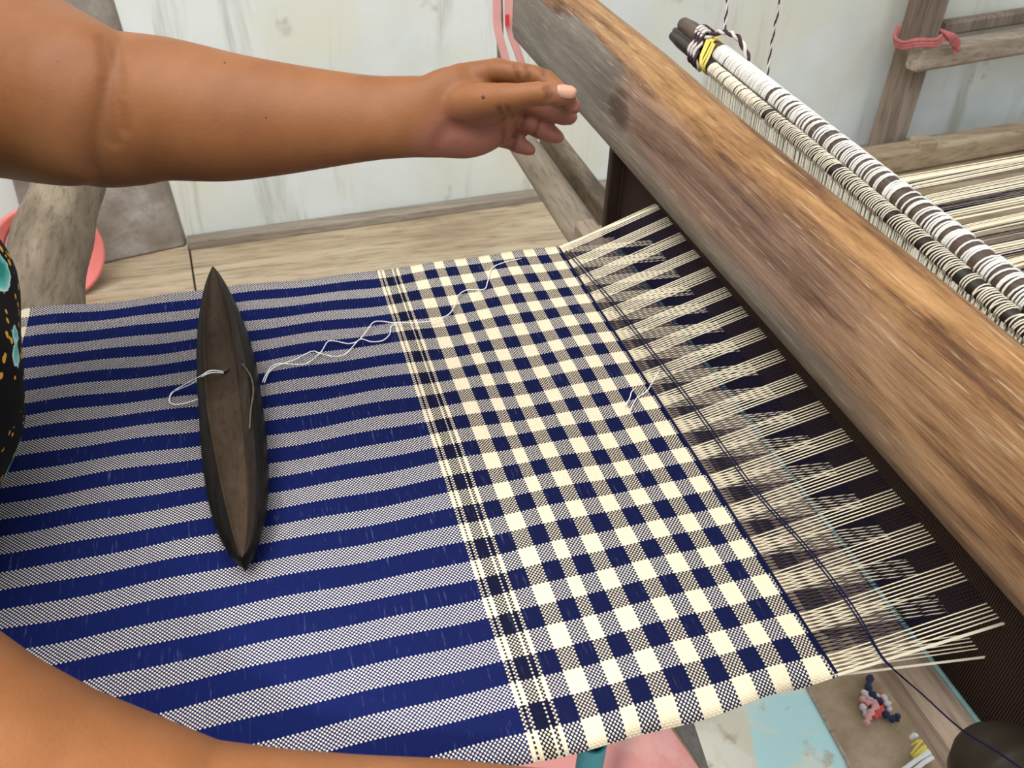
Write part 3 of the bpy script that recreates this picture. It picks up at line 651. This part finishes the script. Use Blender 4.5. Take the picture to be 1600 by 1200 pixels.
# scraps
rg = thing('yarn_scraps', WV(at(1372, 1100, 2, FLOOR)), label='small tangle of pink, white and dark blue yarn scraps on the brown floor', cat='scraps')
for mat, lst in (('ragblue', ((1360, 1058), (1357, 1076), (1368, 1090), (1380, 1100))), ('ragblue', ((1378, 1104), (1386, 1118), (1398, 1124), (1402, 1120))), ('ragwhite', ((1350, 1082), (1362, 1094), (1376, 1088), (1386, 1098), (1388, 1108))),
                 ('ragpink', ((1348, 1092), (1356, 1098), (1370, 1100), (1362, 1112), (1356, 1122), (1354, 1132))), ('red', ((1376, 1086), (1380, 1100), (1374, 1112), (1368, 1118))), ('ragwhite', ((1348, 1104), (1354, 1116), (1364, 1112)))):
    mb = MB(); c_ = smooth_pts([at(x, y, 2, FLOOR+.15+random.random()*.3) for x, y in lst], 5); mb.tube([WV(p) for p in c_], [(.13+.05*math.sin(i*1.7))*P for i in range(len(c_))], 7, round_ends=True); mk('rag', mb, M[mat], rg, smooth=True)
sw = thing('straw_scraps', WV(at(1440, 1180, 2, FLOOR)), label='yellow and white straw bits on the floor by the lower batten beam', cat='scraps')
for mat, a, b, r in (('straw', (1426, 1164), (1440, 1158), .06), ('straw', (1428, 1182), (1446, 1166), .08), ('straw', (1424, 1178), (1438, 1160), .05), ('white', (1432, 1190), (1450, 1172), .06), ('straw', (1434, 1184), (1446, 1172), .09), ('white', (1410, 1204), (1452, 1176), .10), ('white', (1426, 1206), (1456, 1184), .10), ('white', (1424, 1153), (1431, 1149), .10)):
    mb = MB(); A, B = at(*a, 2, FLOOR+.3), at(*b, 2, FLOOR+.45); mb.tube([WV(A), WV((A+B)/2+Vector((0,0,.15))), WV(B)], r*P, 6, round_ends=True); mk('straw', mb, M[mat], sw, smooth=True)
# dark rounded bar end, lower right corner
kb = thing('dark_bar', WV(ip(1620, 1230, 15)), label='dark olive-brown rounded bar end at the lower right corner by the reed', cat='bar')
T = 15.2
c_ = [ip(1568, 1210, T), ip(1600, 1250, T-.4), ip(1650, 1330, T-1.1), ip(1720, 1440, T-2.0), ip(1800, 1560, T-3.0)]
mb = MB(); mb.tube([WV(p) for p in smooth_pts(c_, 4)], [r*T/FPX*P for r in ([80]+[88]*3+[93]*4+[98]*9)], 28, round_ends=True); mk('bar_end', mb, M['knob'], kb, smooth=True)

# ================================================================== PERSON
per = thing('person', W(-14.5, -8, FLOOR), label='weaver in a black dress with teal flowers reaching a bare arm over the loom', cat='person')
sk = MB()
def pxr(r, t): return r*t/FPX*P
def loft(mb, secs, n=44, tilt=0):      # (x, y, half height px, t, depth ratio): an elliptical section facing the view
    cs = [ip(x, y, t) for x, y, h, t, k in secs]; rs = []
    fwd = (RM @ Vector((0, 0, -1)))
    for i, (x, y, h, t, k) in enumerate(secs):
        d = (cs[min(i+1, len(cs)-1)]-cs[max(i-1, 0)]).normalized(); dp = fwd-d*fwd.dot(d); dp.normalize(); up = dp.cross(d).normalized()
        rs.append([WV(cs[i]+(up*math.cos(a)+dp*(k*math.sin(a)+tilt*min(1, max(0, (x-600)/90))*math.cos(a)))*(h*t/FPX)) for a in [2*math.pi*j/n for j in range(n)]])
    mb.rings(rs)
def chain(mb, pts, n=20): mb.tube([WV(ip(x, y, t)) for x, y, t, r in pts], [pxr(r, t) for x, y, t, r in pts], n, round_ends=True)
def dense(secs, k=4):
    out = []
    for i in range(len(secs)-1):
        a = secs[max(i-1,0)]; b = secs[i]; c = secs[i+1]; d = secs[min(i+2,len(secs)-1)]
        for j in range(k):
            t = j/k; out.append(tuple(.5*((2*q)+(r-p)*t+(2*p-5*q+4*r-s)*t*t+(3*q-p-3*r+s)*t**3) for p, q, r, s in zip(a, b, c, d)))
    out.append(secs[-1]); return out
# left arm: upper arm, forearm
SHL = Vector((-12.5, -4.2, 7.4)); SHR = Vector((-12.4, -12.0, 7.4))
loft(sk, dense([(-330, 86, 150, 17.5, .95), (-210, 86, 163, 17.95, .93), (-100, 97, 163, 18.2, .9), (0, 122, 157, 18.25, .88), (60, 143, 144, 18.0, .86), (110, 159, 134, 17.5, .82), (145, 169, 124, 17.2, .76), (168, 176, 104, 17.0, .62), (182, 182, 66, 16.95, .45)]))
loft(sk, dense([(110, 172, 112, 18.15, .75), (165, 173, 119, 17.95, .8), (210, 172, 117, 17.7, .8), (260, 172, 110, 17.55, .8), (350, 183, 100, 17.35, .8), (430, 186, 88, 17.2, .78), (500, 186, 77, 17.1, .75), (570, 185, 67, 17.0, .70), (640, 183, 61, 16.9, .64), (668, 183, 60, 16.88, .60), (700, 178, 65, 16.9, .55), (728, 174, 68, 16.92, .52), (752, 164, 66, 16.95, .48), (775, 150, 58, 16.95, .42), (795, 138, 40, 16.95, .34)], 5), tilt=.30)
def z2(zx, zy, t, zr): return (600+zx*.21875, 50+zy*.21875, t, zr*.21875)
def hand(mb, f, palm=True):
    if palm: chain(mb, [f(250, 610, 16.9, 190), f(400, 590, 16.95, 200), f(560, 540, 17.0, 205), f(700, 450, 17.0, 190), f(790, 370, 17.0, 150)])
    chain(mb, [f(330, 720, 17.15, 130), f(450, 765, 17.2, 118), f(590, 745, 17.3, 115), f(700, 690, 17.4, 105)])      # heel of the hand
    chain(mb, [f(560, 400, 16.85, 100), f(700, 310, 16.75, 108), f(820, 268, 16.65, 86)])
    # thumb with its mount
    chain(mb, [f(420, 560, 16.85, 120), f(560, 520, 16.62, 140), f(700, 500, 16.42, 138), f(800, 488, 16.25, 122), f(890, 472, 16.1, 108), f(980, 458, 16.02, 92), f(1060, 446, 15.96, 88), f(1140, 438, 15.92, 90), f(1200, 444, 15.92, 83), f(1270, 452, 15.93, 74), f(1330, 458, 15.95, 52)])
    chain(mb, [f(620, 590, 16.75, 120), f(760, 560, 16.6, 100), f(850, 530, 16.45, 80)])
    # index, middle, ring, little finger
    chain(mb, [f(800, 282, 16.6, 88), f(940, 296, 16.5, 82), f(1060, 312, 16.45, 78), f(1160, 350, 16.4, 80), f(1260, 435, 16.3, 70), f(1330, 510, 16.22, 68), f(1352, 535, 16.2, 60)])
    chain(mb, [f(800, 400, 17.0, 120), f(960, 470, 17.0, 92), f(1090, 510, 16.95, 86), f(1200, 565, 16.85, 76), f(1290, 598, 16.75, 74), f(1325, 605, 16.72, 62)])
    chain(mb, [f(770, 520, 17.3, 120), f(900, 600, 17.35, 88), f(1000, 636, 17.3, 80), f(1060, 662, 17.26, 74), f(1130, 695, 17.2, 78), f(1210, 738, 17.15, 66), f(1240, 750, 17.12, 52)])
    chain(mb, [f(660, 640, 17.45, 110), f(760, 720, 17.5, 82), f(850, 762, 17.5, 68), f(905, 782, 17.48, 60), f(960, 805, 17.45, 64), f(1030, 836, 17.4, 52), f(1050, 845, 17.38, 42)])
hand(sk, z2, False)
# right arm along the lower frame edge, with its hand out of frame
chain(sk, [(-520, 880, 10.3, 175), (-300, 1010, 10.6, 172), (-60, 1168, 11.0, 160), (60, 1228, 11.3, 156), (200, 1272, 11.6, 145), (300, 1299, 11.8, 135), (430, 1311, 12.0, 131), (560, 1302, 12.3, 114), (700, 1290, 12.6, 97), (830, 1290, 12.9, 84), (900, 1290, 13.0, 80)], 48)
def rh(zx, zy, t, zr):
    x, y, tt, r = z2(zx, zy, t, zr); return (900+(x-660)*1.15, 1305+(y-180)*1.1, 13.1+(tt-16.9)*.9, r*1.22)
hand(sk, rh)
# torso, neck, head, legs
secs = [(-15.2,-8,-6.6,2.6,4.4),(-15.4,-8,-4.5,2.6,4.4),(-15.3,-8,-2.5,2.4,4.1),(-15.1,-8,-.6,2.3,3.9),(-14.5,-8,.25,2.4,3.8),(-12.95,-8,.75,2.5,3.8),(-12.2,-8,2.0,2.6,3.9),(-11.9,-8,3.0,2.6,3.9),(-11.65,-8,4.0,2.6,3.9),(-11.5,-8,5.0,2.55,3.95),(-11.6,-8,6.2,2.3,4.0),(-12.2,-8,7.6,1.8,4.0),(-12.7,-8,8.6,1.4,3.0),(-12.9,-8,9.4,1.15,1.5),(-13.0,-8,10.4,1.1,1.15),(-13.0,-8,11.6,1.1,1.1)]
secs = [(q[0]-(.16 if .5 < q[2] < 8 else 0),)+q[1:] for q in secs]
def ring(u, v, z, a, b, g=0, n=36): return [W(u+math.cos(t)*(a+g), v+math.sin(t)*(b+g), z) for t in [2*math.pi*i/n for i in range(n)]]
sk.rings([ring(*s, n=64) for s in dense(secs, 4)])
sk.tube([WV(SHL+Vector((-.2, -1.2, .2))), WV(SHL), WV(ip(-330, 86, 17.5)), WV(ip(-230, 86, 17.9))], [1.5*P, 1.75*P, 1.85*P, 1.9*P], 40, round_ends=True)
sk.tube([WV(SHR+Vector((-.2, 1.2, .2))), WV(SHR), WV(ip(-520, 880, 10.3))], [1.5*P, 1.6*P, 1.35*P], 40, round_ends=True)
sk.rings([ring(-13.2+.25*math.sin(q), -8, 13.6-3.0*math.cos(q), n=48, a=max(.1, 2.3*abs(math.sin(q))**.8), b=max(.1, 1.9*abs(math.sin(q))**.8)) for q in [math.pi*k/14+.001 for k in range(15)]])
sk.tube([W(-11.25, -8, 14.2), W(-10.95, -8, 13.6), W(-10.7, -8, 13.15)], [.2*P, .3*P, .38*P], 10, round_ends=True)
for sgn in (-1, 1): sk.tube([W(-13.2, -8+sgn*1.95, 13.9), W(-13.4, -8+sgn*2.1, 13.2)], [.35*P, .28*P], 8, round_ends=True)
for sgn in (-1, 1): sk.tube([W(-14.6, -8+sgn*2.2, -5.3), W(-9, -8+sgn*2.4, -5.0), W(-5.2, -8+sgn*2.4, -5.2), W(-4.8, -8+sgn*2.4, -8), W(-5.2, -8+sgn*2.4, -12), W(-5.6, -8+sgn*2.4, -17.4), W(-4.2, -8+sgn*2.4, -18.1), W(-1.6, -8+sgn*2.5, -18.4)], [2.0*P, 1.75*P, 1.35*P, 1.3*P, 1.25*P, .8*P, .75*P, .33*P], 18, round_ends=True)
me = sk.mesh('body_raw'); tmp = bpy.data.objects.new('tmp', me); COL.objects.link(tmp)
bm = bmesh.new(); bm.from_mesh(me); bmesh.ops.recalc_face_normals(bm, faces=bm.faces); bm.to_mesh(me); bm.free()
rmod = tmp.modifiers.new('r', 'REMESH'); rmod.mode = 'VOXEL'; rmod.voxel_size = .0021; rmod.use_smooth_shade = True
sm = tmp.modifiers.new('s', 'SMOOTH'); sm.factor = .5; sm.iterations = 7
dg = bpy.context.evaluated_depsgraph_get(); dg.update()
body_me = bpy.data.meshes.new_from_object(tmp.evaluated_get(dg)); body_me.name = 'body'; body_me.materials.clear()
bpy.data.objects.remove(tmp)
import numpy as np
from mathutils.bvhtree import BVHTree
bvh = BVHTree.FromPolygons([v.co for v in body_me.vertices], [tuple(p.vertices) for p in body_me.polygons])
def surf(x, y):                # where a point of the photograph lies on the skin
    return bvh.ray_cast(W(*CC), (P*ray(x, y)).normalized())
def on_skin(lst, hand_=True):
    out = []
    for x, y in lst:
        if hand_: x, y = 600+x*.21875, 50+y*.21875
        h = surf(x, y)
        if h[0] is not None: out.append(np.array(h[0]))
    return out
pads = on_skin(((1380, 555), (1335, 640), (1250, 765), (1160, 720), (1055, 860), (960, 830), (480, 800), (600, 780), (420, 830), (1270, 640), (700, 740)))
cr1 = [on_skin(c) for c in (((855, 700), (860, 760), (835, 810)), ((942, 750), (932, 790), (915, 835)), ((1010, 600), (1000, 640), (985, 680)), ((1105, 635), (1092, 690), (1075, 740)),
    ((935, 240), (945, 290), (955, 335)), ((1020, 240), (1028, 290), (1030, 335)), ((1140, 260), (1145, 310), (1145, 350)), ((880, 540), (900, 570), (925, 600)), ((820, 545), (835, 580), (860, 620)),
    ((1150, 400), (1165, 440), (1160, 480)), ((1180, 395), (1195, 440), (1188, 475)))]
cr2 = [on_skin(((350, 850), (375, 790), (415, 725), (475, 680), (600, 695), (700, 720)))]+[on_skin(c, False) for c in (((163, 62), (166, 85), (170, 110), (175, 135), (182, 158), (189, 180), (192, 200)), ((170, 66), (180, 92), (185, 120), (186, 145)), ((166, 130), (172, 160), (176, 190), (178, 220)))]
n_ = len(body_me.vertices); co = np.empty(n_*3); body_me.vertices.foreach_get('co', co); co = co.reshape(-1, 3)
no = np.array([tuple(v.normal) for v in body_me.vertices])
padv = np.zeros(n_); crv = np.zeros(n_); dep = np.zeros(n_)
arm = np.where((co[:, 0] > W(-9, 0, 0).x) & (co[:, 2] > H0+4*P))[0]; q_ = co[arm]
for p in pads: padv[arm] = np.maximum(padv[arm], np.clip(1.35-np.linalg.norm(q_-p, axis=1)/P/.62, 0, 1))
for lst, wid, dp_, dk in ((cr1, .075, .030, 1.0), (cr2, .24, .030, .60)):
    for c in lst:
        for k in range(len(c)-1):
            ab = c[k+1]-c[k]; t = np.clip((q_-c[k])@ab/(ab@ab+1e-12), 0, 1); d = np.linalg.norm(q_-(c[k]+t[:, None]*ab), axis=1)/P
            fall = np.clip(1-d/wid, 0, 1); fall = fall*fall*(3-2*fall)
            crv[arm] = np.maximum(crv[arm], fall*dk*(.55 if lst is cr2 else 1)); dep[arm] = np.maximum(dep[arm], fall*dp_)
co = co-no*(dep*P)[:, None]; body_me.vertices.foreach_set('co', co.ravel()); body_me.update()
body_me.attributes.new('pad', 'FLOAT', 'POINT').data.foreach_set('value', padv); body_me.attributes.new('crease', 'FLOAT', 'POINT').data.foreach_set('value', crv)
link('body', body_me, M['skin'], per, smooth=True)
# dress shell
dsec = [(-15.2,-8,-6.4,2.9,4.8)]+[(a, b, c, d_+.16, e+.16) for a, b, c, d_, e in secs[1:12]]
mb = MB(); fold = lambda s, t: .06*math.sin(t*9+s[2]*.8)+.05*math.sin(t*4-s[2]*1.3)
dd = dense(dsec, 4); n = 72
mb.rings([[W(s[0]+math.cos(t)*(s[3]+fold(s, t)), s[1]+math.sin(t)*(s[4]+fold(s, t)), s[2]) for t in [2*math.pi*i/n for i in range(n)]] for s in dd], False)
for sgn in (-1, 1):
    mb.tube(smooth_pts([W(-9.75, -8+sgn*2.3, 5.9), W(-10.85, -8+sgn*2.35, 7.6), W(-11.8, -8+sgn*2.4, 8.65), W(-12.75, -8+sgn*2.4, 8.95), W(-13.6, -8+sgn*2.4, 8.3), W(-14.1, -8+sgn*2.35, 7.2), W(-14.0, -8+sgn*2.3, 6.0)], 4), .34*P, 12)
mb.rings([ring(-14.8, -8, -5.6, 3.1, 4.9), ring(-11, -8, -5.2, 5.6, 4.9), ring(-9.6, -8, -6.8, 5.0, 4.7), ring(-9.2, -8, -12.5, 4.9, 4.8)], False)
o = mk('dress', mb, M['dress'], per, smooth=True); so = o.modifiers.new('t', 'SOLIDIFY'); so.thickness = .002
# hair, eyes, mouth (head is out of the frame)
mb = MB(); mb.rings([ring(-13.55+.1*k*0, -8, 13.0+.28*k, 2.25*math.sqrt(max(.01, 1-((k*.28-.8)/3.0)**2))+.1, 2.0*math.sqrt(max(.01, 1-((k*.28-.8)/3.0)**2))+.12) for k in range(14)]); mk('hair', mb, M['hair'], per, smooth=True)
for sgn in (-1, 1):
    mb = MB(); mb.rings([[W(-11.02+.22*math.cos(q), -8+sgn*.82+.30*math.sin(q)*math.cos(t), 14.0+.17*math.sin(q)*math.sin(t)) for t in [2*math.pi*i/14 for i in range(14)]] for q in [.02+math.pi/2*k/6 for k in range(7)]]); mk('eye', mb, M['hair'], per, smooth=True)
mb = MB(); mb.tube([W(-11.15, -8.55, 12.2), W(-10.98, -8.2, 12.22), W(-10.93, -8, 12.2), W(-10.98, -7.8, 12.22), W(-11.15, -7.45, 12.2)], [.05*P, .13*P, .15*P, .13*P, .05*P], 8, round_ends=True); mk('mouth', mb, M['nail'], per, smooth=True)
# nail and moles
nv_ = MB(); c0 = ip(*z2(1298, 425, 15.52, 0)[:3])
fx = (ip(*z2(1370, 430, 15.62, 0)[:3])-ip(*z2(1230, 425, 15.60, 0)[:3])).normalized(); tow = (CC-c0).normalized(); nu = (Vector((0,0,1))*.75+tow*.8); nu = (nu-fx*nu.dot(fx)).normalized(); ns_ = fx.cross(nu)
cn = ip(*z2(1298, 452, 15.94, 0)[:3])
rs = []
for k in range(9):
    s = -1+2*k/8; wv_ = (1-max(0, s)**4*.55)*(1-.25*max(0, -s)**3)
    rs.append([WV(cn+fx*(s*.175)+ns_*(x*.135*wv_)+nu*((.205-.10*s*.25)-.085*x*x+e)) for x, e in ((-1,0),(-.6,.0),(0,0),(.6,0),(1,0),(1,-.02),(0,-.02),(-1,-.02))])
nv_.rings(rs); mk('thumb_nail', nv_, M['nail'], per, smooth=True, label='pale pink thumbnail')
for x, y, r in ((351, 98, 2.2), (416, 184, 1.8), (755, 152, 3.2), (90, 96, 1.2)):
    h = surf(x, y)
    if h[0] is not None:
        rr = r*17/FPX*P; nrm = h[1]; e1 = nrm.orthogonal().normalized(); e2 = nrm.cross(e1); mb = MB()
        mb.rings([[h[0]+(e1*math.cos(t)+e2*math.sin(t))*rr*k+nrm*(rr*hh) for t in [2*math.pi*i/10 for i in range(10)]] for k, hh in ((1,-.3),(.9,.03),(.5,.08),(.05,.1))]); mk('mole', mb, M['mole'], per, smooth=True)
